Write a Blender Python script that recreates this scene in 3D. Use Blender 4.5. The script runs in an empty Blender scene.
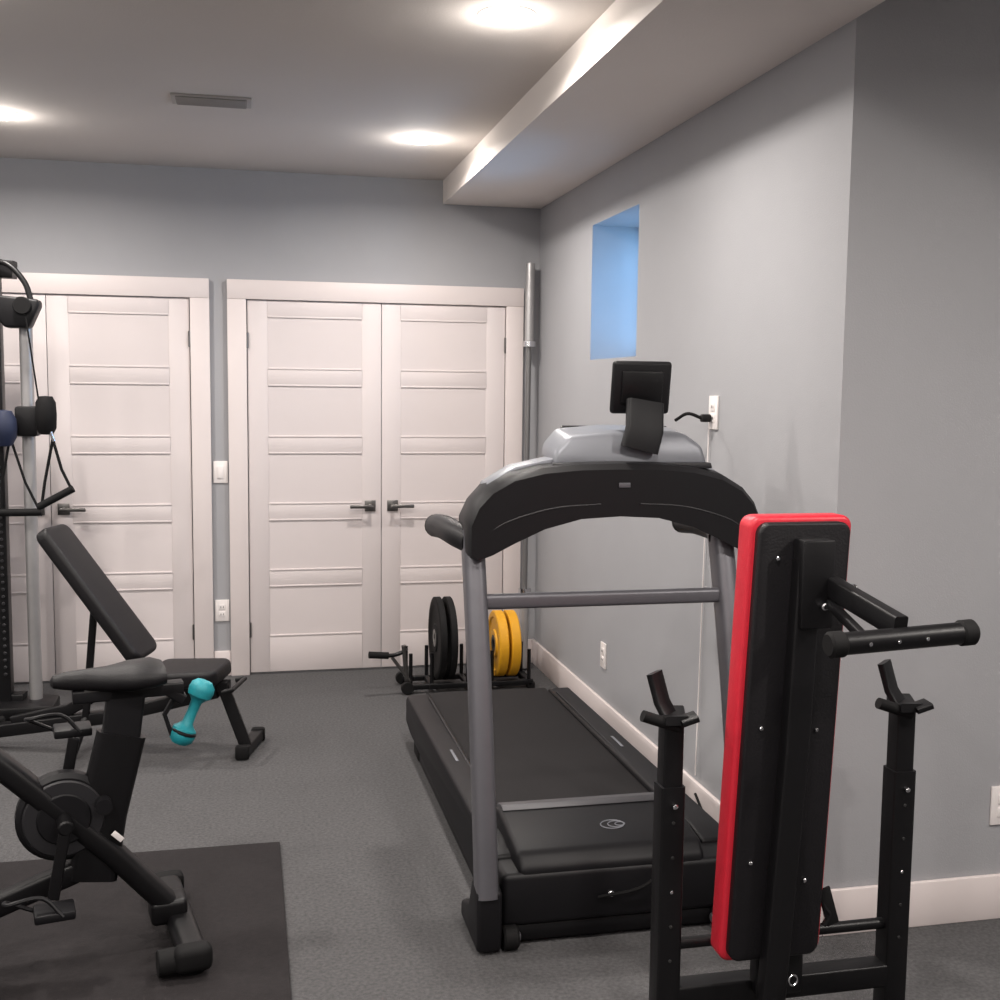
import bpy, bmesh, math, random
from mathutils import Vector, Matrix, Quaternion
random.seed(3)
V=Vector
COL=bpy.context.scene.collection
bpy.context.scene.view_settings.view_transform='Standard'
def lin(c):
    return tuple(((x/255)/12.92 if x/255<=.04045 else ((x/255+.055)/1.055)**2.4) for x in c)
def mat(name,rgb,rough=.5,metal=0.,nscale=0,namt=.1,bump=0.,bscale=None,spec=.5,coat=0,emis=None,estr=0):
    m=bpy.data.materials.new(name); m.use_nodes=True
    nt=m.node_tree; b=nt.nodes['Principled BSDF']
    c=lin(rgb); b.inputs['Base Color'].default_value=(*c,1)
    b.inputs['Roughness'].default_value=rough; b.inputs['Metallic'].default_value=metal
    b.inputs['Specular IOR Level'].default_value=spec
    if coat: b.inputs['Coat Weight'].default_value=coat
    if emis:
        b.inputs['Emission Color'].default_value=(*lin(emis),1); b.inputs['Emission Strength'].default_value=estr
    tc=nt.nodes.new('ShaderNodeTexCoord')
    if nscale:
        n=nt.nodes.new('ShaderNodeTexNoise'); n.inputs['Scale'].default_value=nscale; n.inputs['Detail'].default_value=4
        nt.links.new(tc.outputs['Object'],n.inputs['Vector'])
        r=nt.nodes.new('ShaderNodeValToRGB')
        r.color_ramp.elements[0].position=.3; r.color_ramp.elements[1].position=.7
        r.color_ramp.elements[0].color=(*[x*(1-namt) for x in c],1); r.color_ramp.elements[1].color=(*[min(1,x*(1+namt)) for x in c],1)
        nt.links.new(n.outputs['Fac'],r.inputs['Fac']); nt.links.new(r.outputs['Color'],b.inputs['Base Color'])
    if bump:
        n2=nt.nodes.new('ShaderNodeTexNoise'); n2.inputs['Scale'].default_value=bscale or 200
        n2.inputs['Detail'].default_value=3
        nt.links.new(tc.outputs['Object'],n2.inputs['Vector'])
        bp=nt.nodes.new('ShaderNodeBump'); bp.inputs['Strength'].default_value=bump; bp.inputs['Distance'].default_value=.01
        nt.links.new(n2.outputs['Fac'],bp.inputs['Height']); nt.links.new(bp.outputs['Normal'],b.inputs['Normal'])
    return m
M=dict(
 wall=mat('wall_paint',(156,156,159),.7,nscale=3,namt=.02,bump=.08,bscale=250,spec=.3),
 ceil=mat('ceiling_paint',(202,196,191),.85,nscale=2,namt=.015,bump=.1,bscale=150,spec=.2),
 bulk=mat('bulkhead_lit_paint',(222,215,210),.8,nscale=2,namt=.015,bump=.1,bscale=150,spec=.2),  # ceiling paint made lighter: lamp wash on the bulkhead put into its colour
 trim=mat('white_trim_paint',(214,204,202),.5,nscale=3,namt=.01,spec=.4),
 door=mat('door_paint',(208,199,198),.5,nscale=3,namt=.01,spec=.35),
 carpet=mat('carpet',(87,86,87),.95,nscale=90,namt=.22,bump=.6,bscale=300,spec=.08),
 mat=mat('rubber_mat',(38,35,36),.88,nscale=60,namt=.12,bump=.3,bscale=300,spec=.2),
 blk=mat('black_powder_coat',(12,11,13),.42,nscale=50,namt=.1,bump=.03,spec=.32),
 blks=mat('black_satin_plastic',(14,13,16),.5,nscale=20,namt=.08,spec=.32),
 rub=mat('black_rubber',(13,12,13),.75,nscale=40,namt=.1,spec=.25),
 vinyl=mat('black_vinyl',(15,13,16),.5,nscale=30,namt=.1,bump=.12,bscale=180,spec=.32),
 red=mat('red_vinyl',(188,28,46),.45,nscale=30,namt=.06,bump=.08,bscale=180),
 belt=mat('treadmill_belt',(28,26,27),.85,nscale=150,namt=.15,bump=.15,bscale=400,spec=.25),
 gry=mat('grey_metallic_paint',(100,99,104),.4,metal=.4,nscale=20,namt=.04),
 band=mat('hood_band_grey',(66,65,68),.5,metal=.2,nscale=20,namt=.04),
 slv=mat('silver_plastic',(122,124,130),.4,metal=.3,nscale=10,namt=.03),
 chr=mat('chrome',(215,215,218),.16,metal=1,nscale=10,namt=.02),
 stl=mat('brushed_steel',(130,128,126),.32,metal=1,nscale=20,namt=.05),
 alu=mat('satin_aluminium',(175,173,173),.38,metal=.6,nscale=20,namt=.03),
 bar=mat('barbell_shaft_steel',(120,119,119),.4,metal=.6,nscale=20,namt=.03),
 yel=mat('yellow_rubber',(212,152,22),.5,nscale=20,namt=.05),
 teal=mat('teal_neoprene',(24,135,145),.55,nscale=60,namt=.06,bump=.1),
 navy=mat('navy_rubber',(20,30,58),.6,nscale=30,namt=.08),
 wht=mat('white_plastic',(228,222,220),.35,nscale=10,namt=.01),
 dark=mat('dark_slot',(30,30,30),.8,nscale=10,namt=.05),
 vent=mat('vent_enamel',(150,146,143),.5,nscale=10,namt=.02),
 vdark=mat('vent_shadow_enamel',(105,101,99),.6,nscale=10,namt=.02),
 dgry=mat('dark_grey_plastic',(30,29,32),.5,nscale=10,namt=.05),
 scr=mat('dark_screen',(14,14,17),.12,nscale=5,namt=.05),
 lamp=mat('lamp_lens',(255,250,240),.5,nscale=5,namt=.01,emis=(255,244,228),estr=28),
)
# ---------------------------------------------------------------- mesh helpers
def finish(bm,name,m,smooth=True,parent=None):
    bmesh.ops.recalc_face_normals(bm,faces=bm.faces)
    me=bpy.data.meshes.new(name); bm.to_mesh(me); bm.free()
    me.materials.append(M[m] if isinstance(m,str) else m)
    if smooth:
        me.shade_smooth()
        try: me.set_sharp_from_angle(angle=math.radians(38))
        except Exception: pass
    o=bpy.data.objects.new(name,me); COL.objects.link(o)
    if parent is not None:
        o.parent=parent; o.matrix_parent_inverse=Matrix.Translation(parent.location).inverted()
    return o
def bm_box(bm,c,s,rot=None,bev=0,seg=2):
    r=bmesh.ops.create_cube(bm,size=1)
    vs=r['verts']; mt=Matrix.Translation(V(c))@(rot.to_4x4() if rot else Matrix())@Matrix.Diagonal((*s,1))
    bmesh.ops.transform(bm,matrix=mt,verts=vs)
    if bev:
        es=list({e for v in vs for e in v.link_edges})
        bmesh.ops.bevel(bm,geom=es,offset=min(bev,min(s)*.49),segments=seg,affect='EDGES',profile=.5)
def smoothpath(pts,n=8):
    pts=[V(p) for p in pts]
    if len(pts)<3: return pts
    out=[]
    P=[pts[0]*2-pts[1]]+pts+[pts[-1]*2-pts[-2]]
    for i in range(1,len(P)-2):
        p0,p1,p2,p3=P[i-1:i+3]
        for k in range(n):
            t=k/n
            out.append(.5*((2*p1)+(-p0+p2)*t+(2*p0-5*p1+4*p2-p3)*t*t+(-p0+3*p1-3*p2+p3)*t**3))
    out.append(pts[-1]); return out
def bm_sweep(bm,pts,prof,up=None,scales=None):
    pts=[V(p) for p in pts]; n=len(pts)
    T=[]
    for i in range(n):
        a=pts[max(0,i-1)];b=pts[min(n-1,i+1)]; T.append((b-a).normalized())
    u=V(up) if up else (V((0,0,1)) if abs(T[0].z)<.9 else V((0,1,0)))
    rings=[]
    for i in range(n):
        t=T[i]; s=t.cross(u)
        if s.length<1e-5: s=t.cross(V((1,0,0)))
        s.normalize(); w=s.cross(t).normalized()
        if not up: u=w
        k=scales[i] if scales else 1
        rings.append([bm.verts.new(pts[i]+s*(x*k)+w*(y*k)) for x,y in prof])
    m=len(prof)
    for i in range(n-1):
        for j in range(m):
            bm.faces.new((rings[i][j],rings[i][(j+1)%m],rings[i+1][(j+1)%m],rings[i+1][j]))
    bm.faces.new(rings[0]); bm.faces.new(rings[-1][::-1])
def circ(r,n=16): return [(r*math.cos(2*math.pi*k/n),r*math.sin(2*math.pi*k/n)) for k in range(n)]
def rrect(w,h,r=.006,n=3):
    out=[]
    for cx,cy,a0 in((w/2-r,h/2-r,0),(-w/2+r,h/2-r,90),(-w/2+r,-h/2+r,180),(w/2-r,-h/2+r,270)):
        for k in range(n+1):
            a=math.radians(a0+90*k/n); out.append((cx+r*math.cos(a),cy+r*math.sin(a)))
    return out
class G:
    def __init__(s,name,loc=(0,0,0)):
        s.e=bpy.data.objects.new(name,None); s.e.empty_display_size=.1; COL.objects.link(s.e); s.e.location=V(loc)
    def box(s,n,m,c,sz,bev=.004,rot=None,seg=2):
        bm=bmesh.new(); bm_box(bm,c,sz,rot,bev,seg); return finish(bm,n,m,True,s.e)
    def tube(s,n,m,pts,r,seg=16,smooth=False,ns=8,scales=None):
        bm=bmesh.new(); p=smoothpath(pts,ns) if smooth else pts
        bm_sweep(bm,p,circ(r,seg),scales=scales); return finish(bm,n,m,True,s.e)
    def beam(s,n,m,pts,w,h,up=None,r=.006,smooth=False):
        bm=bmesh.new(); p=smoothpath(pts) if smooth else pts
        bm_sweep(bm,p,rrect(w,h,r),up=up); return finish(bm,n,m,True,s.e)
    def poly(s,n,m,pts,ext,bev=.004,seg=2):
        bm=bmesh.new(); vs=[bm.verts.new(V(p)) for p in pts]; f=bm.faces.new(vs)
        r=bmesh.ops.extrude_face_region(bm,geom=[f]); nv=[x for x in r['geom'] if isinstance(x,bmesh.types.BMVert)]
        bmesh.ops.translate(bm,vec=V(ext),verts=nv)
        if bev:
            bmesh.ops.recalc_face_normals(bm,faces=bm.faces)
            es=[e for e in bm.edges if len(e.link_faces)==2 and e.calc_face_angle(0)>.5]
            bmesh.ops.bevel(bm,geom=es,offset=bev,segments=seg,affect='EDGES',profile=.5)
        return finish(bm,n,m,True,s.e)
    def lathe(s,n,m,c,axis,prof,seg=32):
        bm=bmesh.new(); q=V((0,0,1)).rotation_difference(V(axis).normalized())
        rings=[]
        for r,h in prof:
            if r<1e-6: rings.append([bm.verts.new(V(c)+q@V((0,0,h)))])
            else: rings.append([bm.verts.new(V(c)+q@V((r*math.cos(2*math.pi*k/seg),r*math.sin(2*math.pi*k/seg),h))) for k in range(seg)])
        for a,b in zip(rings,rings[1:]):
            if len(a)==1 and len(b)==1: continue
            for k in range(seg):
                k2=(k+1)%seg
                if len(a)==1: bm.faces.new((a[0],b[k],b[k2]))
                elif len(b)==1: bm.faces.new((a[k],a[k2],b[0]))
                else: bm.faces.new((a[k],a[k2],b[k2],b[k]))
        return finish(bm,n,m,True,s.e)
    def cyl(s,n,m,c,axis,r,h,bev=.003,seg=28):
        return s.lathe(n,m,c,axis,[(0,-h/2),(r-bev,-h/2),(r,-h/2+bev),(r,h/2-bev),(r-bev,h/2),(0,h/2)],seg)
def single(name,m,boxes,bev=0):
    bm=bmesh.new()
    for c,sz in boxes: bm_box(bm,c,sz,None,bev)
    return finish(bm,name,m,bev>0)
def rng(x0,x1,y0,y1,z0,z1): return (((x0+x1)/2,(y0+y1)/2,(z0+z1)/2),(x1-x0,y1-y0,z1-z0))
# ---------------------------------------------------------------- room
D=6.277; XR=1.621; YC=2.894; ZC=2.709; ZS=2.582; XS=1.068; XL=-3.3; XRR=3.6; YF=-2.2
W0,W1,WZ0,WZ1=4.62,5.28,1.72,2.355
single('floor','carpet',[rng(XL-.2,XRR+.2,YF-.2,D+.2,-.1,0)])
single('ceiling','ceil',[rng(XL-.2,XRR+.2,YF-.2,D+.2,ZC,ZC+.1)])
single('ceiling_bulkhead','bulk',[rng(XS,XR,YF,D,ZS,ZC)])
single('wall_back','wall',[rng(XL-.2,XR+.5,D,D+.15,0,ZC)])
single('wall_left','wall',[rng(XL-.15,XL,YF,D,0,ZC)])
single('wall_front','wall',[rng(XL-.15,XRR+.15,YF-.15,YF,0,ZC)])
single('wall_right','wall',[rng(XR,XR+.36,YC,W0,0,ZC),rng(XR,XR+.36,W1,D,0,ZC),rng(XR,XR+.36,W0,W1,0,WZ0),rng(XR,XR+.36,W0,W1,WZ1,ZC)])
single('wall_right_return','wall',[rng(XR+.36,XRR+.15,YC,YC+.15,0,ZC)])
single('wall_right_front','wall',[rng(XRR,XRR+.15,YF,YC,0,ZC)])
g=G('window_1',(XR+.33,4.95,2.04))
for n,b in dict(sill=rng(XR+.28,XR+.35,W0,W1,WZ0,WZ0+.04),head=rng(XR+.28,XR+.35,W0,W1,WZ1-.04,WZ1),jamb_near=rng(XR+.28,XR+.35,W0,W0+.04,WZ0,WZ1),jamb_far=rng(XR+.28,XR+.35,W1-.04,W1,WZ0,WZ1),mullion=rng(XR+.3,XR+.34,4.935,4.965,WZ0,WZ1)).items():
    g.box(n,'wht',b[0],b[1],.003)
BH=.137
def base(name,b):
    o=single(name,'trim',[b],.004)
base('baseboard_right',rng(XR-.016,XR,YC-.016,D,0,BH))
base('baseboard_right_return',rng(XR,XRR,YC-.016,YC,0,BH))
base('baseboard_back',rng(1.528,XR-.016,D-.016,D,0,BH))
base('baseboard_back_middle',rng(-.18,-.092,D-.016,D,0,BH))
base('baseboard_left',rng(XL,XL+.016,YF,D,0,BH))
def doors(idx,xa,xm,xb):
    zt=2.138; cw=.102
    ct=G('trim_%d'%idx,(xm,D,0))
    ct.box('casing_left','trim',*rng(xa-cw,xa-.003,D-.028,D-.001,0,zt-cw),.003)
    ct.box('casing_right','trim',*rng(xb+.003,xb+cw,D-.028,D-.001,0,zt-cw),.003)
    ct.box('casing_head','trim',*rng(xa-cw,xb+cw,D-.03,D-.001,zt-cw,zt),.003)
    for k,(x0,x1,side) in enumerate(((xa,xm,1),(xm,xb,-1))):
        d=G('door_%d'%(idx*2-1+k),((x0+x1)/2,D,0))
        x0+=.002;x1-=.002; z0,z1=.012,2.033
        yf=D-.015
        bm=bmesh.new()
        bm_box(bm,*rng(x0,x1,D-.0125,D-.001,z0,z1))
        st=.105
        def raised(a,bv=.001):
            bm_box(bm,*a,None,bv,2)
        raised(rng(x0,x0+st,yf,D-.004,z0,z1)); raised(rng(x1-st,x1,yf,D-.004,z0,z1))
        rails=[(z0,.215)]; p=.272; r=.0925; z=.215
        for i in range(4):
            rails.append((z+p,z+p+r)); z+=p+r
        rails.append((z+p,z1))
        for a,b in rails: raised(rng(x0+st-.003,x1-st+.003,yf,D-.004,a,b))
        z=.215
        for i in range(5):
            raised(rng(x0+st+.001,x1-st-.001,D-.0185,D-.004,z-.006,z+.003),.002)
            raised(rng(x0+st+.001,x1-st-.001,D-.0185,D-.004,z+p-.003,z+p+.006),.002)
            z+=p+r
        finish(bm,'slab','door',True,d.e)
        hx=x1-.06 if side==1 else x0+.06
        d.box('rose','stl',(hx,yf-.004,.925),(.06,.008,.06),.002)
        d.tube('spindle','stl',[(hx,yf,.925),(hx,yf-.05,.925)],.011)
        d.box('lever','stl',(hx-side*.05,yf-.052,.925),(.13,.014,.02),.004)
        ex=x0 if side==1 else x1
        for j,hz in enumerate((.25,1.82)):
            d.cyl('hinge_%d'%j,'stl',(ex-side*.001,yf-.006,hz),(0,0,1),.007,.085)
doors(1,.0115,.7296,1.4238)
doors(2,-1.705,-.995,-.284)
# ---------------------------------------------------------------- ceiling fixtures
def downlight(x,y,power=26):
    g=G('recessed_downlight',(x,y,ZC))
    g.lathe('trim_ring','wht',(x,y,ZC-.001),(0,0,-1),[(.072,0),(.090,.0),(.090,.001),(.084,.0025),(.074,.003),(.072,0)],40)
    g.lathe('lens','lamp',(x,y,ZC-.001),(0,0,-1),[(0,.020),(.03,.018),(.055,.0125),(.070,.005),(.073,.002),(.073,0)],32)
    def lm(n,t,e):
        l=bpy.data.lights.new(n,t); l.energy=e; l.color=(1,.94,.885)
        o=bpy.data.objects.new(n,l); COL.objects.link(o); o.parent=g.e
        o.matrix_parent_inverse=Matrix.Translation(g.e.location).inverted(); return l,o
    l,o=lm('lamp','AREA',power); l.shape='DISK'; l.size=.13; l.spread=math.radians(168); o.location=(x,y,ZC-.026)
    l,o=lm('ceiling_halo_fill','POINT',power*.12); l.shadow_soft_size=.04; o.location=(x,y,ZC-.085)  # extra point light, added under the lens to brighten a halo on the ceiling
for x in (-2.7,-1.0,.79):
    for y in (5.28,3.5,1.7,-.2): downlight(x,y)
downlight(2.6,.9,50)  # added fill: unseen lamp, placed and boosted to brighten the return wall
g=G('ceiling_air_vent',(-.12,4.8,ZC))
g.box('frame','vent',(-.12,4.8,ZC-.004),(.31,.15,.008),.002)
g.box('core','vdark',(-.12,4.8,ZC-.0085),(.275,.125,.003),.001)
for i in range(9):
    g.box('louver_%d'%i,'vent',(-.12,4.745+i*.0138,ZC-.012),(.27,.006,.005),.001)
# ---------------------------------------------------------------- outlets
def outlet(name,c,axis,kind='outlet'):
    g=G(name,c); c=V(c)
    def bx(n,m,du,dv,su,sv,off,th):
        if axis=='x': g.box(n,m,(c.x-off,c.y+du,c.z+dv),(th,su,sv),.0015)
        else: g.box(n,m,(c.x+du,c.y-off,c.z+dv),(su,th,sv),.0015)
    bx('plate','wht',0,0,.075,.118,.004,.007)
    if kind=='outlet':
        for dv in (.02,-.02):
            bx('face_%d'%(dv>0),'wht',0,dv,.034,.03,.008,.004)
            bx('slot_a%d'%(dv>0),'dark',-.007,dv,.003,.01,.0105,.002); bx('slot_b%d'%(dv>0),'dark',.007,dv,.003,.01,.0105,.002)
    else:
        bx('rocker','wht',0,0,.034,.068,.009,.006)
    return g
outlet('light_switch',(-.135,D,1.115),'y','sw')
outlet('wall_outlet',(-.135,D,.36),'y')
outlet('wall_outlet',(XR,4.97,.345),'x')
outlet('wall_outlet',(2.20,YC,.35),'y')
outlet('wall_outlet',(XR,3.77,1.50),'x')
g=G('power_cord',(XR,3.77,1.5))
g.box('plug','blks',(XR-.03,3.78,1.48),(.035,.03,.028),.006)
g.tube('lead','rub',[(XR-.045,3.78,1.48),(XR-.09,3.80,1.495),(XR-.12,3.84,1.47)],.006,8,True)
g.tube('cord','wht',[(XR-.012,3.79,1.44),(XR-.010,3.80,1.2),(XR-.012,3.81,.6),(XR-.022,3.80,.17)],.003,8,True)
g.tube('floor_cord','rub',[(XR-.02,3.80,.10),(XR-.03,3.6,.012),(XR-.05,3.45,.06),(XR-.12,3.36,.10)],.005,8,True)
# ---------------------------------------------------------------- treadmill
cx=1.03
t=G('treadmill',(cx,4,0))
xl,xr=cx-.345,cx+.40
for sx,n in ((-1,'left'),(1,'right')):
    ux=cx+sx*.387
    t.beam('upright_'+n,'gry',[(ux,2.985,.16),(ux,3.035,.42),(ux,3.12,.78),(ux,3.235,1.16)],.062,.085,up=(0,1,0),r=.022,smooth=True)
    t.poly('upright_boot_'+n,'blks',[(ux-.032,2.955,0.01),(ux-.032,2.95,.06),(ux-.032,2.952,.185),(ux-.032,3.035,.20),(ux-.032,3.09,.10),(ux-.032,3.20,.06),(ux-.032,3.20,.01)],(.072,0,0),.012,3)
    t.cyl('transport_wheel_'+n,'rub',(ux-sx*.070,2.985,.036),(1,0,0),.034,.045,.006)
    t.cyl('wheel_hub_'+n,'gry',(ux-sx*.094,2.985,.036),(1,0,0),.014,.01)
    x0,x1=(xl,xl+.1) if sx<0 else (xr-.1,xr)
    t.poly('side_rail_'+n,'blks',[(x0,3.1,.05),(x0,3.1,.225),(x0,3.2,.238),(x0,4.88,.225),(x0,4.93,.20),(x0,4.93,.09),(x0,4.8,.07)],(x1-x0,0,0),.012,3)
    t.box('lift_frame_'+n,'blk',*rng(x0+.012,x1-.02,3.15,4.6,.006,.06),.008)
    t.box('rail_trim_'+n,'dgry',*rng(x0+.012 if sx>0 else x0+.082,x0+.018 if sx>0 else x0+.088,3.5,4.8,.226,.2335),.001)
    t.box('rail_label_'+n,'slv',((x0+x1)/2,4.05 if sx>0 else 4.0,.2335),(.010,.13,.002),.0005)
    t.box('rear_foot_'+n,'rub',*rng(x0+.01,x1-.01,4.62,4.75,0.002,.1),.01)
    t.tube('handrail_'+n,'blks',[(ux+sx*.0,3.22,1.13),(ux+sx*.03,3.32,1.14),(ux+sx*.038,3.5,1.14),(ux+sx*.04,3.62,1.13)],.038,16,True)
    t.lathe('handrail_cap_'+n,'rub',(ux+sx*.04,3.62,1.13),(0,1,-.1),[(.038,0),(.038,.02),(.028,.035),(0,.04)],16)
t.box('belt','belt',*rng(xl+.1,xr-.1,3.3,4.93,.195,.216),.008)
t.cyl('rear_roller','belt',(cx+.02,4.925,.165),(1,0,0),.05,xr-xl-.2)
t.box('deck_board','blk',*rng(xl+.08,xr-.08,3.3,4.85,.12,.19),.006)
t.box('hood_skirt','blks',*rng(xl+.005,xr,2.99,3.2,.06,.215),.018,None,3)
hx0,hx1=cx-.29,cx+.27
t.poly('motor_hood','blks',[(hx0,3.0,.12),(hx0,2.995,.225),(hx0,3.03,.262),(hx0,3.28,.30),(hx0,3.34,.285),(hx0,3.40,.22),(hx0,3.40,.12)],(hx1-hx0,0,0),.016,3)
t.poly('hood_band','band',[(hx0+.01,3.255,.299),(hx0+.01,3.28,.309),(hx0+.01,3.33,.298),(hx0+.01,3.365,.262)],(hx1-hx0-.02,0,0),.002)
for k in range(3):
    a=circ(.024-.007*k,20)
    t.tube('emblem_%d'%k,'slv',[(1.06+.012*k+x*1.5,3.14+y,.2795+.152*y) for x,y in a]+[(1.06+.012*k+a[0][0]*1.5,3.14,.2795)],.0018,6)
t.box('front_base_bar','blk',*rng(cx-.36,cx+.36,3.0,3.07,.012,.062),.01)
t.cyl('reset_switch','chr',(cx-.02,2.99,.135),(0,1,0),.010,.012)
t.tube('hood_cable','rub',[(cx-.06,2.985,.13),(cx+.06,2.96,.16),(cx+.16,2.98,.215)],.005,8,True)
t.beam('crossbar','gry',[(cx-.37,3.165,.962),(cx+.37,3.165,.962)],.03,.045,r=.012)
hw=[(0,1.362,1.215),(.12,1.36,1.208),(.23,1.350,1.178),(.32,1.328,1.135),(.385,1.290,1.10),(.425,1.245,1.085),(.448,1.19,1.10)]
cc=cx+.032
prof=[(cc-x,top) for x,top,b in reversed(hw)]+[(cc+x,top) for x,top,b in hw[1:]]+[(cc+x,b) for x,top,b in reversed(hw)][0:]+[(cc-x,b) for x,top,b in hw[1:]]
bm=bmesh.new()
ys=[(3.13,.93,-.008),(3.145,1,0),(3.22,1.0,.01),(3.30,.96,.01),(3.33,.9,.0)]
zc=1.24; rings=[]
for y,k,dz in ys:
    rings.append([bm.verts.new((cc+(x-cc)*(.985 if k<1 else 1),y,zc+(z-zc)*k+dz)) for x,z in prof])
for a,b in zip(rings,rings[1:]):
    for j in range(len(prof)): bm.faces.new((a[j],a[(j+1)%len(prof)],b[(j+1)%len(prof)],b[j]))
bm.faces.new(rings[0]);bm.faces.new(rings[-1][::-1])
finish(bm,'console_arch','blks',True,t.e)
for sx in(-1,1):
    t.poly('arch_wing_%d'%(sx>0),'slv',[(cc+sx*.17,3.2,1.350),(cc+sx*.17,3.2,1.378),(cc+sx*.30,3.2,1.350),(cc+sx*.385,3.2,1.300),(cc+sx*.385,3.2,1.27)],(0,.10,0),.006,2)
t.box('rear_badge','gry',(cc+.01,3.128,1.30),(.035,.004,.014),.001)
for sx in(-1,1):
    t.tube('arch_seam_%d'%(sx>0),'dgry',smoothpath([(cc+sx*.40,3.134,1.16),(cc+sx*.33,3.131,1.20),(cc+sx*.2,3.131,1.235),(cc+sx*.06,3.131,1.245)]),.003,8)
X0=1.112
t.poly('display_housing','slv',[(X0-.242,3.18,1.352),(X0-.232,3.185,1.395),(X0-.19,3.2,1.440),(X0-.05,3.205,1.452),(X0+.17,3.2,1.447),(X0+.222,3.185,1.41),(X0+.240,3.18,1.352)],(0,.16,.018),.014,3)
t.poly('display_lip','dgry',[(X0-.247,3.17,1.345),(X0-.245,3.17,1.362),(X0+.245,3.17,1.362),(X0+.25,3.17,1.345)],(0,.15,.0),.004,2)
t.poly('display_panel','scr',[(X0-.2,3.352,1.36),(X0-.17,3.352,1.465),(X0+.17,3.352,1.465),(X0+.2,3.352,1.36)],(0,.012,.0),.003)
t.beam('tablet_arm','blks',[(X0+.015,3.165,1.40),(X0+.030,3.165,1.46),(X0+.042,3.20,1.54)],.115,.03,up=(0,1,0),r=.01)
t.box('tablet_holder','blks',(X0+.04,3.235,1.583),(.185,.022,.158),.012,Matrix.Rotation(.15,3,'X'),3)
t.box('tablet_back_plate','blk',(X0+.04,3.222,1.583),(.13,.012,.10),.006,Matrix.Rotation(.15,3,'X'),2)
# ---------------------------------------------------------------- weight bench folded upright
w=G('folding_weight_bench',(1.17,2.3,0))
Yp=2.32
PL,PR=.916,1.487
for n,px,s in (('left',PL,1),('right',PR,-1)):
    w.beam('post_outer_'+n,'blk',[(px,Yp,.03),(px,Yp,.70)],.056,.056,r=.006)
    w.beam('post_inner_'+n,'blk',[(px,Yp,.6),(px,Yp,.845)],.046,.046,r=.005)
    w.beam('base_'+n,'blk',[(px,Yp-.5,.032),(px,Yp+.03,.032)],.06,.055,r=.008)
    for k,yy in enumerate((Yp-.5,Yp+.04)): w.box('foot_cap_%s_%d'%(n,k),'rub',(px,yy,.033),(.068,.03,.064),.008)
    w.beam('cradle_seat_'+n,'blk',[(px-.0,Yp-.04,.855),(px+.005,Yp,.848),(px+.02,Yp+.05,.855)],.055,.02,r=.004)
    w.beam('cradle_back_'+n,'blk',[(px+.0,Yp+.01,.85),(px-.012,Yp+.03,.88),(px-.028,Yp+.04,.945)],.045,.016,r=.004)
    w.beam('cradle_lip_'+n,'blk',[(px+.01,Yp-.03,.85),(px+.045,Yp-.035,.862)],.05,.014,r=.004)
    w.tube('cradle_peg_'+n,'rub',[(px-.075,Yp-.02,.865),(px+.01,Yp-.02,.835)],.013,12)
    for k in range(5): w.cyl('adjust_hole_%s_%d'%(n,k),'dark' if k!=2 else 'chr',(px,Yp-.0285,.3+.08*k),(0,1,0),.004,.004,.001,12)
    w.cyl('lock_pin_'+n,'chr',(px,Yp-.034,.66),(0,1,0),.006,.014,.002,14)
w.tube('cross_tube_upper','blk',[(PL,Yp,.325),(PR,Yp,.325)],.013)
w.beam('cross_tube_lower','blk',[(PL,Yp,.205),(PR,Yp,.205)],.055,.055,r=.006)
w.box('gusset','blk',(1.19,Yp-.02,.25),(.09,.06,.10),.01)
w.beam('pivot_tube','blk',[(1.14,Yp-.03,.21),(1.14,Yp-.03,.45)],.045,.04,r=.006)
def padring(name,m,x0,x1,z0,z1,y0,y1,rad,bev,shear):
    pr=rrect(x1-x0,z1-z0,rad,6); mx,mz=(x0+x1)/2,(z0+z1)/2
    w.poly(name,m,[(mx+a+shear*(b/(z1-z0)),y0,mz+b) for a,b in pr],(0,y1-y0,0),bev,3)
padring('pad_red','red',1.030,1.272,.315,1.308,2.235,2.295,.025,.010,.04)
padring('pad_board','vinyl',1.043,1.256,.325,1.296,2.212,2.24,.025,.006,.04)
w.beam('backbone','blk',[(1.115,2.195,.22),(1.15,2.195,.80),(1.165,2.195,1.22)],.055,.04,up=(0,1,0),r=.006)
w.box('top_bracket','blk',(1.175,2.185,1.17),(.075,.05,.19),.006)
for i,(x,z) in enumerate(((1.105,1.22),(1.235,1.1),(1.08,.85),(1.21,.84),(1.065,.55),(1.195,.5))):
    w.cyl('bolt_%d'%i,'chr',(x,2.210,z),(0,1,0),.005,.006,.002,12)
w.beam('leg_tube_a','blk',[(1.21,2.18,1.165),(1.225,1.93,1.125)],.03,.045,r=.005)
w.beam('leg_tube_b','blk',[(1.205,2.17,1.13),(1.16,1.94,1.10)],.018,.02,r=.004)
w.tube('leg_foot','blk',[(1.09,1.93,1.097),(1.37,1.93,1.11)],.022)
for k,(xx,zz) in enumerate(((1.09,1.097),(1.368,1.11))):
    w.cyl('foot_cap_%d'%k,'rub',(xx,1.93,zz),(1,0,.045),.0255,.035,.005)
for k in range(3): w.cyl('leg_bolt_%d'%k,'chr',(1.15+.06*k,1.908,1.10+.003*k),(0,1,0),.004,.006,.001,10)
w.cyl('leg_pivot','chr',(1.245,2.15,1.16),(1,0,0),.012,.02,.003,14)
w.cyl('leg_knob','chr',(1.185,2.155,1.125),(0,1,0),.008,.02,.003,14)
w.tube('strap','rub',[(1.24,2.25,.48),(1.262,2.24,.42),(1.275,2.24,.40),(1.262,2.24,.375)],.006,8,True)
w.box('strap_tab','rub',(1.272,2.24,.42),(.03,.008,.09),.002,Matrix.Rotation(-.3,3,'Y'))
w.tube('pin_ring','chr',[(1.15+.010*math.cos(a*.524),2.16,.30+.012*math.sin(a*.524)) for a in range(13)],.002,6)
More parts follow.
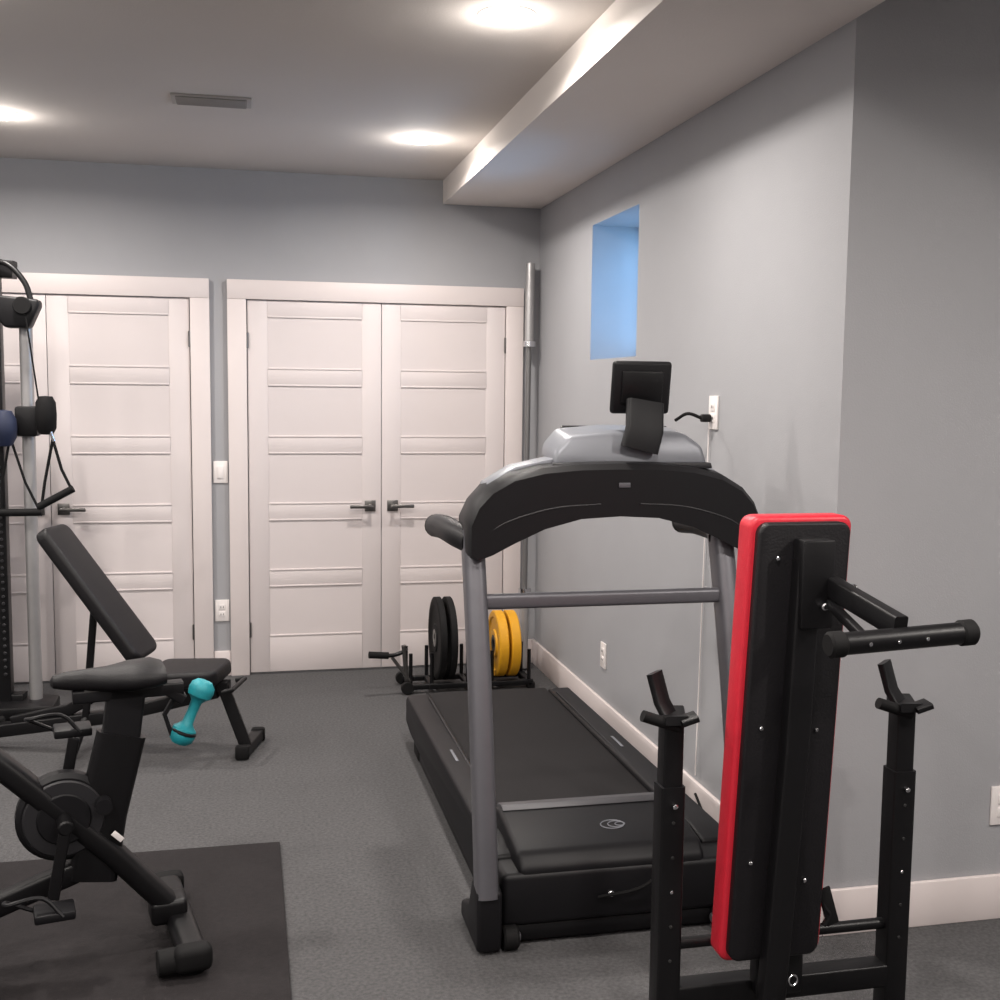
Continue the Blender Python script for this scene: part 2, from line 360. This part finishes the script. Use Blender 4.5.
# ---------------------------------------------------------------- adjustable bench
AN=.27
P0=V((-.08,4.88,0)); e=V((-math.cos(AN),math.sin(AN),0)); n_=V((math.sin(AN),math.cos(AN),0))
def L(tt,z,s=0): p=P0+e*tt+n_*s; return (p.x,p.y,z)
b=G('adjustable_workout_bench',(-.4,5,0))
def pad(gr,name,m,a,c,wid,th,bev=.02,taper=1.0):
    a=V(a);c=V(c); d=(c-a); ln=d.length; d.normalize(); s=n_.normalized(); u=d.cross(s).normalized()
    bm=bmesh.new()
    pr=rrect(ln,wid,.045,6); mid=(a+c)/2
    vs=[]
    for x,y in pr:
        k=1+(taper-1)*(x/ln+.5)
        vs.append(bm.verts.new(mid+d*x+s*(y*k)-u*th/2))
    f=bm.faces.new(vs); r=bmesh.ops.extrude_face_region(bm,geom=[f]); nv=[x for x in r['geom'] if isinstance(x,bmesh.types.BMVert)]
    bmesh.ops.translate(bm,vec=u*th,verts=nv)
    bmesh.ops.recalc_face_normals(bm,faces=bm.faces)
    es=[q for q in bm.edges if len(q.link_faces)==2 and q.calc_face_angle(0)>.6]
    bmesh.ops.bevel(bm,geom=es,offset=bev,segments=4,affect='EDGES',profile=.5)
    finish(bm,name,m,True,gr.e)
pad(b,'seat_pad','vinyl',L(.02,.36),L(.33,.345),.27,.07,taper=1.15)
pad(b,'back_pad','vinyl',L(.36,.42),L(.765,.965),.25,.06,taper=.95)
b.beam('seat_rail','blk',[L(.0,.30),L(.42,.29)],.05,.05)
b.beam('front_leg','blk',[L(.03,.31),L(-.07,.04)],.05,.045)
b.beam('front_foot','blk',[L(-.07,.032,-.06),L(-.07,.032,.2)],.05,.045)
for k in(-.06,.2): b.box('front_cap_%d'%(k>0),'rub',L(-.07,.032,k),(.06,.04,.062),.012)
b.beam('base_beam','blk',[L(.05,.28),L(.5,.16),L(1.15,.06)],.06,.055)
b.beam('rear_foot','blk',[L(1.15,.032,-.25),L(1.15,.032,.25)],.055,.045)
for k in(-1,1): b.box('rear_cap_%d'%k,'rub',L(1.15,.032,.25*k),(.07,.05,.062),.012)
b.beam('back_rail','blk',[L(.39,.385),L(.71,.83)],.04,.04)
b.beam('back_strut','blk',[L(.57,.64,-.02),L(.62,.14,-.02)],.03,.03)
b.beam('ladder','blk',[L(.45,.32,.0),L(.70,.18,0),L(.95,.12,0)],.03,.05)
b.tube('handle_bar','blk',[L(-.0,.30,-.1),L(-.04,.31,-.1),L(-.04,.31,.1),L(-.0,.30,.1)],.010)
b.tube('stand_leg','blk',[L(.62,.15,-.02),L(.64,.01,-.12)],.018)
b.tube('pop_pin','chr',[L(.45,.30,-.03),L(.45,.30,-.08)],.01)
# ---------------------------------------------------------------- exercise bike
Pb=V((-.2,3.23,0)); be=V((-.98,-.2,0)).normalized(); bn=V((.2,-.98,0)).normalized()
def B(tt,z,s=0): p=Pb+be*tt+bn*s; return (p.x,p.y,z)
k=G('exercise_bike',(-.6,3.15,0))
k.beam('main_beam','blk',[B(.02,.10),B(.18,.29),B(.45,.565),B(.86,.95)],.06,.085,up=tuple(bn),r=.02)
k.beam('seat_tube','blk',[B(.23,.22),B(.20,.40),B(.145,.62)],.06,.13,up=tuple(be),r=.02)
k.beam('seat_post','blks',[B(.155,.55),B(.13,.74)],.05,.10,up=tuple(be),r=.01)
k.beam('seat_slider','blks',[B(-.02,.735),B(.27,.735)],.05,.035,r=.006)
def loft(gr,name,m,rows,power=2.4,seg=20):
    bm=bmesh.new(); rings=[]
    for (tt,z,hw_,hh) in rows:
        ring=[]
        for j in range(seg):
            a=2*math.pi*j/seg; ca,sa=math.cos(a),math.sin(a)
            x=hw_*math.copysign(abs(ca)**(2/power),ca); y=hh*math.copysign(abs(sa)**(2/power),sa)
            if y<0:y*=.8
            ring.append(bm.verts.new(V(B(tt,z+y,x))))
        rings.append(ring)
    for a,c in zip(rings,rings[1:]):
        for j in range(seg): bm.faces.new((a[j],a[(j+1)%seg],c[(j+1)%seg],c[j]))
    bm.faces.new(rings[0]);bm.faces.new(rings[-1][::-1])
    finish(bm,name,m,True,gr.e)
loft(k,'saddle','vinyl',[(.028,.780,.05,.012),(.032,.780,.085,.028),(.06,.780,.098,.038),(.12,.776,.088,.040),(.18,.772,.055,.036),(.24,.774,.033,.032),(.29,.777,.027,.026),(.318,.777,.02,.018),(.324,.777,.01,.008)])
k.beam('saddle_rails','stl',[B(.06,.752,.0),B(.24,.752,.0)],.05,.012,r=.003)
k.beam('dumbbell_holder_arm','blks',[B(.02,.73),B(-.02,.70)],.05,.03,r=.005)
k.tube('holder_ring','blks',[B(-.022+.03*math.cos(a*.524),.605+.012*math.cos(a*.524),.036*math.sin(a*.524)) for a in range(13)],.005,8)
k.beam('holder_back','blks',[B(.0,.71,0),B(.03,.66,0),B(.012,.60,0)],.02,.012,r=.003)
dbl=G('dumbbell',B(-.04,.64,0))
c0=V(B(-.082,.742)); c1=V(B(-.008,.575)); ax=(c1-c0).normalized(); ln=(c1-c0).length
pr=[(0,-.004),(.022,-.002),(.034,.01),(.037,.025),(.034,.042),(.024,.05),(.016,.06),(.0145,ln/2),(.016,ln-.06),(.024,ln-.05),(.034,ln-.042),(.037,ln-.025),(.034,ln-.01),(.022,ln+.002),(0,ln+.004)]
dbl.lathe('body','teal',c0,ax,pr,10)
k.cyl('belt_guard','blks',B(.30,.41,.0),tuple(bn),.122,.055,.012,40)
k.cyl('belt_guard_rim','dgry',B(.30,.41,.03),tuple(bn),.105,.01,.004,40)
k.cyl('belt_guard_core','blks',B(.30,.41,.037),tuple(bn),.07,.008,.004,40)
k.cyl('flywheel','stl',B(.80,.36,0),tuple(bn),.23,.03,.006,48)
k.cyl('flywheel_cover','blks',B(.80,.36,0),tuple(bn),.12,.06,.01,32)
k.beam('fork','blk',[B(.80,.36,.05),B(.86,.95,.03)],.02,.05,up=tuple(be))
k.beam('fork_b','blk',[B(.80,.36,-.05),B(.86,.95,-.03)],.02,.05,up=tuple(be))
k.beam('lower_frame','blk',[B(.20,.27),B(.55,.16),B(.98,.09)],.05,.06,r=.012)
k.cyl('crank_axle','blk',B(.30,.41,.05),tuple(bn),.02,.12,.004)
k.beam('crank_near','blk',[B(.30,.41,.10),B(.335,.22,.10)],.03,.014,r=.004)
k.beam('crank_far','blk',[B(.30,.41,-.06),B(.265,.60,-.06)],.03,.014,r=.004)
for nme,tz,s in(('near',(.335,.21),.155),('far',(.265,.61),-.115)):
    k.box('pedal_'+nme,'blks',B(tz[0],tz[1],s),(.10,.085,.024),.006,Matrix.Rotation(.2,3,'Z'))
    k.tube('toe_cage_'+nme,'blks',[B(tz[0]+.04,tz[1]-.01,s-.04),B(tz[0]+.11,tz[1]+.03,s-.03),B(tz[0]+.11,tz[1]+.05,s+.03),B(tz[0]+.03,tz[1]+.05,s+.02),B(tz[0]-.02,tz[1],s+.04)],.006,8,True)
for nme,tt in(('rear',0.0),('front',1.05)):
    k.beam('stabilizer_'+nme,'blk',[B(tt,.065,-.24),B(tt,.065,.24)],.075,.06,r=.02)
    for s in(-1,1):
        k.box('stabilizer_cap_%s_%d'%(nme,s),'rub',B(tt,.063,.245*s),(.10,.06,.07),.02,Matrix.Rotation(.2,3,'Z'),3)
        k.cyl('levelling_foot_%s_%d'%(nme,s),'rub',B(tt,.022,.21*s),(0,0,1),.04,.02)
    k.cyl('transport_roller_%s'%nme,'rub',B(tt+.065,.055,.23),tuple(be),.035,.05)
k.box('lug','blk',B(.03,.10),(.10,.09,.07),.015,Matrix.Rotation(.2,3,'Z'),3)
k.box('label','wht',B(.165,.345,.045),(.035,.003,.015),.001,Matrix.Rotation(.2,3,'Z')@Matrix.Rotation(.8,3,'Y'))
k.beam('handlebar_stem','blk',[B(.86,.93),B(.83,1.1)],.05,.07,up=tuple(be))
k.tube('handlebar','rub',[B(.62,1.15,.2),B(.80,1.14,.2),B(.85,1.12,.0),B(.80,1.14,-.2),B(.62,1.15,-.2)],.017,12,True)
k.tube('frame_knob','blks',[B(.20,.44,.03),B(.20,.44,.07)],.022)
mt=G('rubber_floor_mat',(-.8,3.1,0))
mt.box('sheet','mat',*rng(-1.75,.10,2.3,3.86,.001,.012),.003)
# ---------------------------------------------------------------- cable machine (left)
c=G('cable_crossover_machine',(-1.3,5.6,0))
px,py=-1.0,5.72
c.tube('guide_column','alu',[(px,py,.06),(px,py,1.95)],.03,24)
c.box('base_foot','blk',(px-.1,py-.05,.035),(.4,.22,.06),.012)
c.beam('base_bar','blk',[(px-.05,py,.06),(-1.95,py+.1,.06)],.08,.07)
c.beam('main_column','blk',[(-1.15,5.72,.05),(-1.15,5.72,2.15)],.09,.08,up=(0,1,0))
for i in range(26):
    c.box('stack_plate_%d'%i,'rub',(-1.34,5.78,.12+.034*i),(.24,.13,.03),.004)
c.tube('stack_rod_a','chr',[(-1.41,5.78,.06),(-1.41,5.78,2.1)],.011)
c.tube('stack_rod_b','chr',[(-1.27,5.78,.06),(-1.27,5.78,2.1)],.011)
c.beam('top_bar','blk',[(-1.04,5.72,2.10),(-1.95,5.8,2.14)],.08,.08)
c.beam('far_column','blk',[(-1.95,5.8,.05),(-1.95,5.8,2.15)],.09,.08,up=(0,1,0))
c.tube('top_arc','blk',[(-1.16,5.66,2.13),(-1.06,5.64,2.12),(-.985,5.63,2.04),(-.955,5.62,1.95)],.013,10,True)
c.poly('pulley_head','blks',[(-1.13,5.60,1.98),(-.92,5.60,1.96),(-.92,5.60,1.93),(-.965,5.60,1.83),(-1.07,5.60,1.83),(-1.13,5.60,1.90)],(0,.10,0),.012,3)
c.cyl('top_pulley','rub',(-.99,5.59,1.93),(0,1,0),.04,.03)
c.tube('cable','rub',[(-.975,5.585,1.88),(-.93,5.60,1.48)],.004,8)
c.box('trolley','blks',(px,py-.01,1.40),(.10,.11,.14),.012)
c.lathe('grip_ball_a','rub',(-.905,5.62,1.43),(0,0,1),[(0,-.09),(.03,-.088),(.045,-.06),(.048,0),(.045,.06),(.03,.088),(0,.09)],20)
c.lathe('grip_ball_b','navy',(-1.085,5.60,1.37),(0,0,1),[(0,-.085),(.035,-.08),(.055,-.04),(.058,0),(.055,.04),(.035,.08),(0,.085)],20)
c.tube('carabiner','chr',[(-.885,5.6,1.36),(-.87,5.6,1.31)],.008)
c.tube('strap_a','rub',[(-.875,5.6,1.32),(-.915,5.6,1.12),(-.93,5.6,1.02)],.007,8)
c.tube('strap_b','rub',[(-.875,5.6,1.32),(-.84,5.6,1.18),(-.80,5.6,1.09)],.007,8)
c.tube('link','rub',[(-.93,5.61,1.40),(-.885,5.6,1.36)],.008,8)
c.tube('handle_grip','rub',[(-.945,5.6,1.005),(-.79,5.6,1.09)],.018,14)
c.tube('strap_c','rub',[(-1.06,5.6,1.33),(-1.0,5.6,1.12),(-.94,5.6,.985)],.006,8)
c.tube('strap_d','rub',[(-1.06,5.6,1.33),(-1.10,5.6,1.12),(-1.11,5.6,.985)],.006,8)
c.tube('handle_grip_b','rub',[(-1.12,5.6,.98),(-.93,5.6,.98)],.018,14)
for i in range(60):
    if i%2==0: c.cyl('chain_link_%d'%i,'dgry',(-1.125,5.67,.2+.017*i),(0,1,0),.008,.01,.002,8)
# ---------------------------------------------------------------- barbell in corner
bb=G('barbell',(1.54,6.18,0))
p0=V((1.515,6.11,.012)); p1=V((1.548,6.20,2.27)); dd=(p1-p0).normalized(); LL=(p1-p0).length
bb.tube('shaft','bar',[p0+dd*.3,p1-dd*.42],.014,14)
for nme,a,bq in(('bottom',0,.42),('top',LL-.43,LL)):
    bb.tube('sleeve_'+nme,'alu',[p0+dd*a,p0+dd*bq],.025,20)
bb.tube('collar_bottom','chr',[p0+dd*.42,p0+dd*.45],.036,20)
bb.tube('collar_top','chr',[p0+dd*(LL-.46),p0+dd*(LL-.43)],.036,20)
# ---------------------------------------------------------------- plate rack
r=G('weight_plate_rack',(1.15,5.8,0))
for yy in(5.72,5.90): r.beam('rail_%d'%(yy>5.8),'blk',[(.80,yy,.035),(1.47,yy,.035)],.03,.03)
for i,xx in enumerate((.82,.93,1.12,1.25,1.45)):
    r.beam('crosspiece_%d'%i,'blk',[(xx,5.70,.035),(xx,5.92,.035)],.026,.026)
    for yy in (5.72,5.90): r.tube('divider_%d_%d'%(i,yy>5.8),'blk',[(xx,yy,.045),(xx,yy,.21)],.010,10)
r.tube('handle_post','stl',[(.80,5.72,.07),(.78,5.70,.26)],.012)
r.tube('handle_arm','blk',[(.80,5.71,.23),(.72,5.70,.21),(.62,5.68,.22)],.011,10,True)
r.tube('handle_grip','rub',[(.60,5.68,.222),(.70,5.69,.212)],.018)
r.tube('handle_brace','stl',[(.82,5.72,.06),(.72,5.70,.20)],.009)
for yy in(5.70,5.92): r.cyl('caster_%d'%(yy>5.8),'rub',(.80,yy,.035),(0,1,0),.033,.03)
for xx in (1.46,): 
    for yy in(5.72,5.90): r.box('rack_foot_%d'%(yy>5.8),'rub',(xx,yy,.018),(.04,.04,.034),.004)
def plate(x,R_,th,m,z,tilt=0,hub='stl'):
    g=G('weight_plate',(x,5.81,z))
    ax=(1,tilt,0)
    g.lathe('disc',m,(x,5.81,z),ax,[(.026,-th*.5),(.07,-th*.5),(.075,-th*.34),(R_*.78,-th*.34),(R_*.82,-th*.5),(R_-.006,-th*.5),(R_,-th*.4),(R_,th*.4),(R_-.006,th*.5),(R_*.82,th*.5),(R_*.78,th*.34),(.075,th*.34),(.07,th*.5),(.026,th*.5),(.026,-th*.5)],48)
    g.lathe('hub',hub,(x,5.81,z),ax,[(.026,-th*.51),(.046,-th*.52),(.046,th*.52),(.026,th*.51),(.026,-th*.51)],24)
zz=.053
plate(.975,.216,.035,'rub',zz+.216); plate(1.03,.216,.035,'rub',zz+.216); 
plate(1.30,.175,.05,'yel',zz+.175,0,'blk'); plate(1.365,.175,.05,'yel',zz+.175,0,'blk')
# ---------------------------------------------------------------- world / daylight
wd=bpy.data.worlds.new('world'); bpy.context.scene.world=wd; wd.use_nodes=True
bg=wd.node_tree.nodes['Background']; bg.inputs[0].default_value=(.15,.36,.85,1); bg.inputs[1].default_value=1.0
l=bpy.data.lights.new('window_daylight','AREA'); l.shape='RECTANGLE'; l.size=1.2; l.size_y=1.2; l.energy=50; l.color=(.26,.58,1)
o=bpy.data.objects.new('window_daylight',l); COL.objects.link(o); o.location=(2.5,4.75,2.1)
o.rotation_euler=(V((-1,.35,-.1))).to_track_quat('-Z','Y').to_euler()
# ---------------------------------------------------------------- camera
yaw,pitch,roll,f,h=.2206,.0966,.0113,1135.8,1.5712
F=V((math.sin(yaw)*math.cos(pitch),math.cos(yaw)*math.cos(pitch),-math.sin(pitch)))
Rr=V((math.cos(yaw),-math.sin(yaw),0)); U=Rr.cross(F)
r2=Rr*math.cos(roll)+U*math.sin(roll); u2=-Rr*math.sin(roll)+U*math.cos(roll)
cam=bpy.data.cameras.new('camera'); cam.sensor_width=36; cam.lens=f*36/1000; cam.clip_start=.05
co=bpy.data.objects.new('camera',cam); COL.objects.link(co)
co.matrix_world=Matrix(((r2.x,u2.x,-F.x,0),(r2.y,u2.y,-F.y,0),(r2.z,u2.z,-F.z,h),(0,0,0,1)))
bpy.context.scene.camera=co
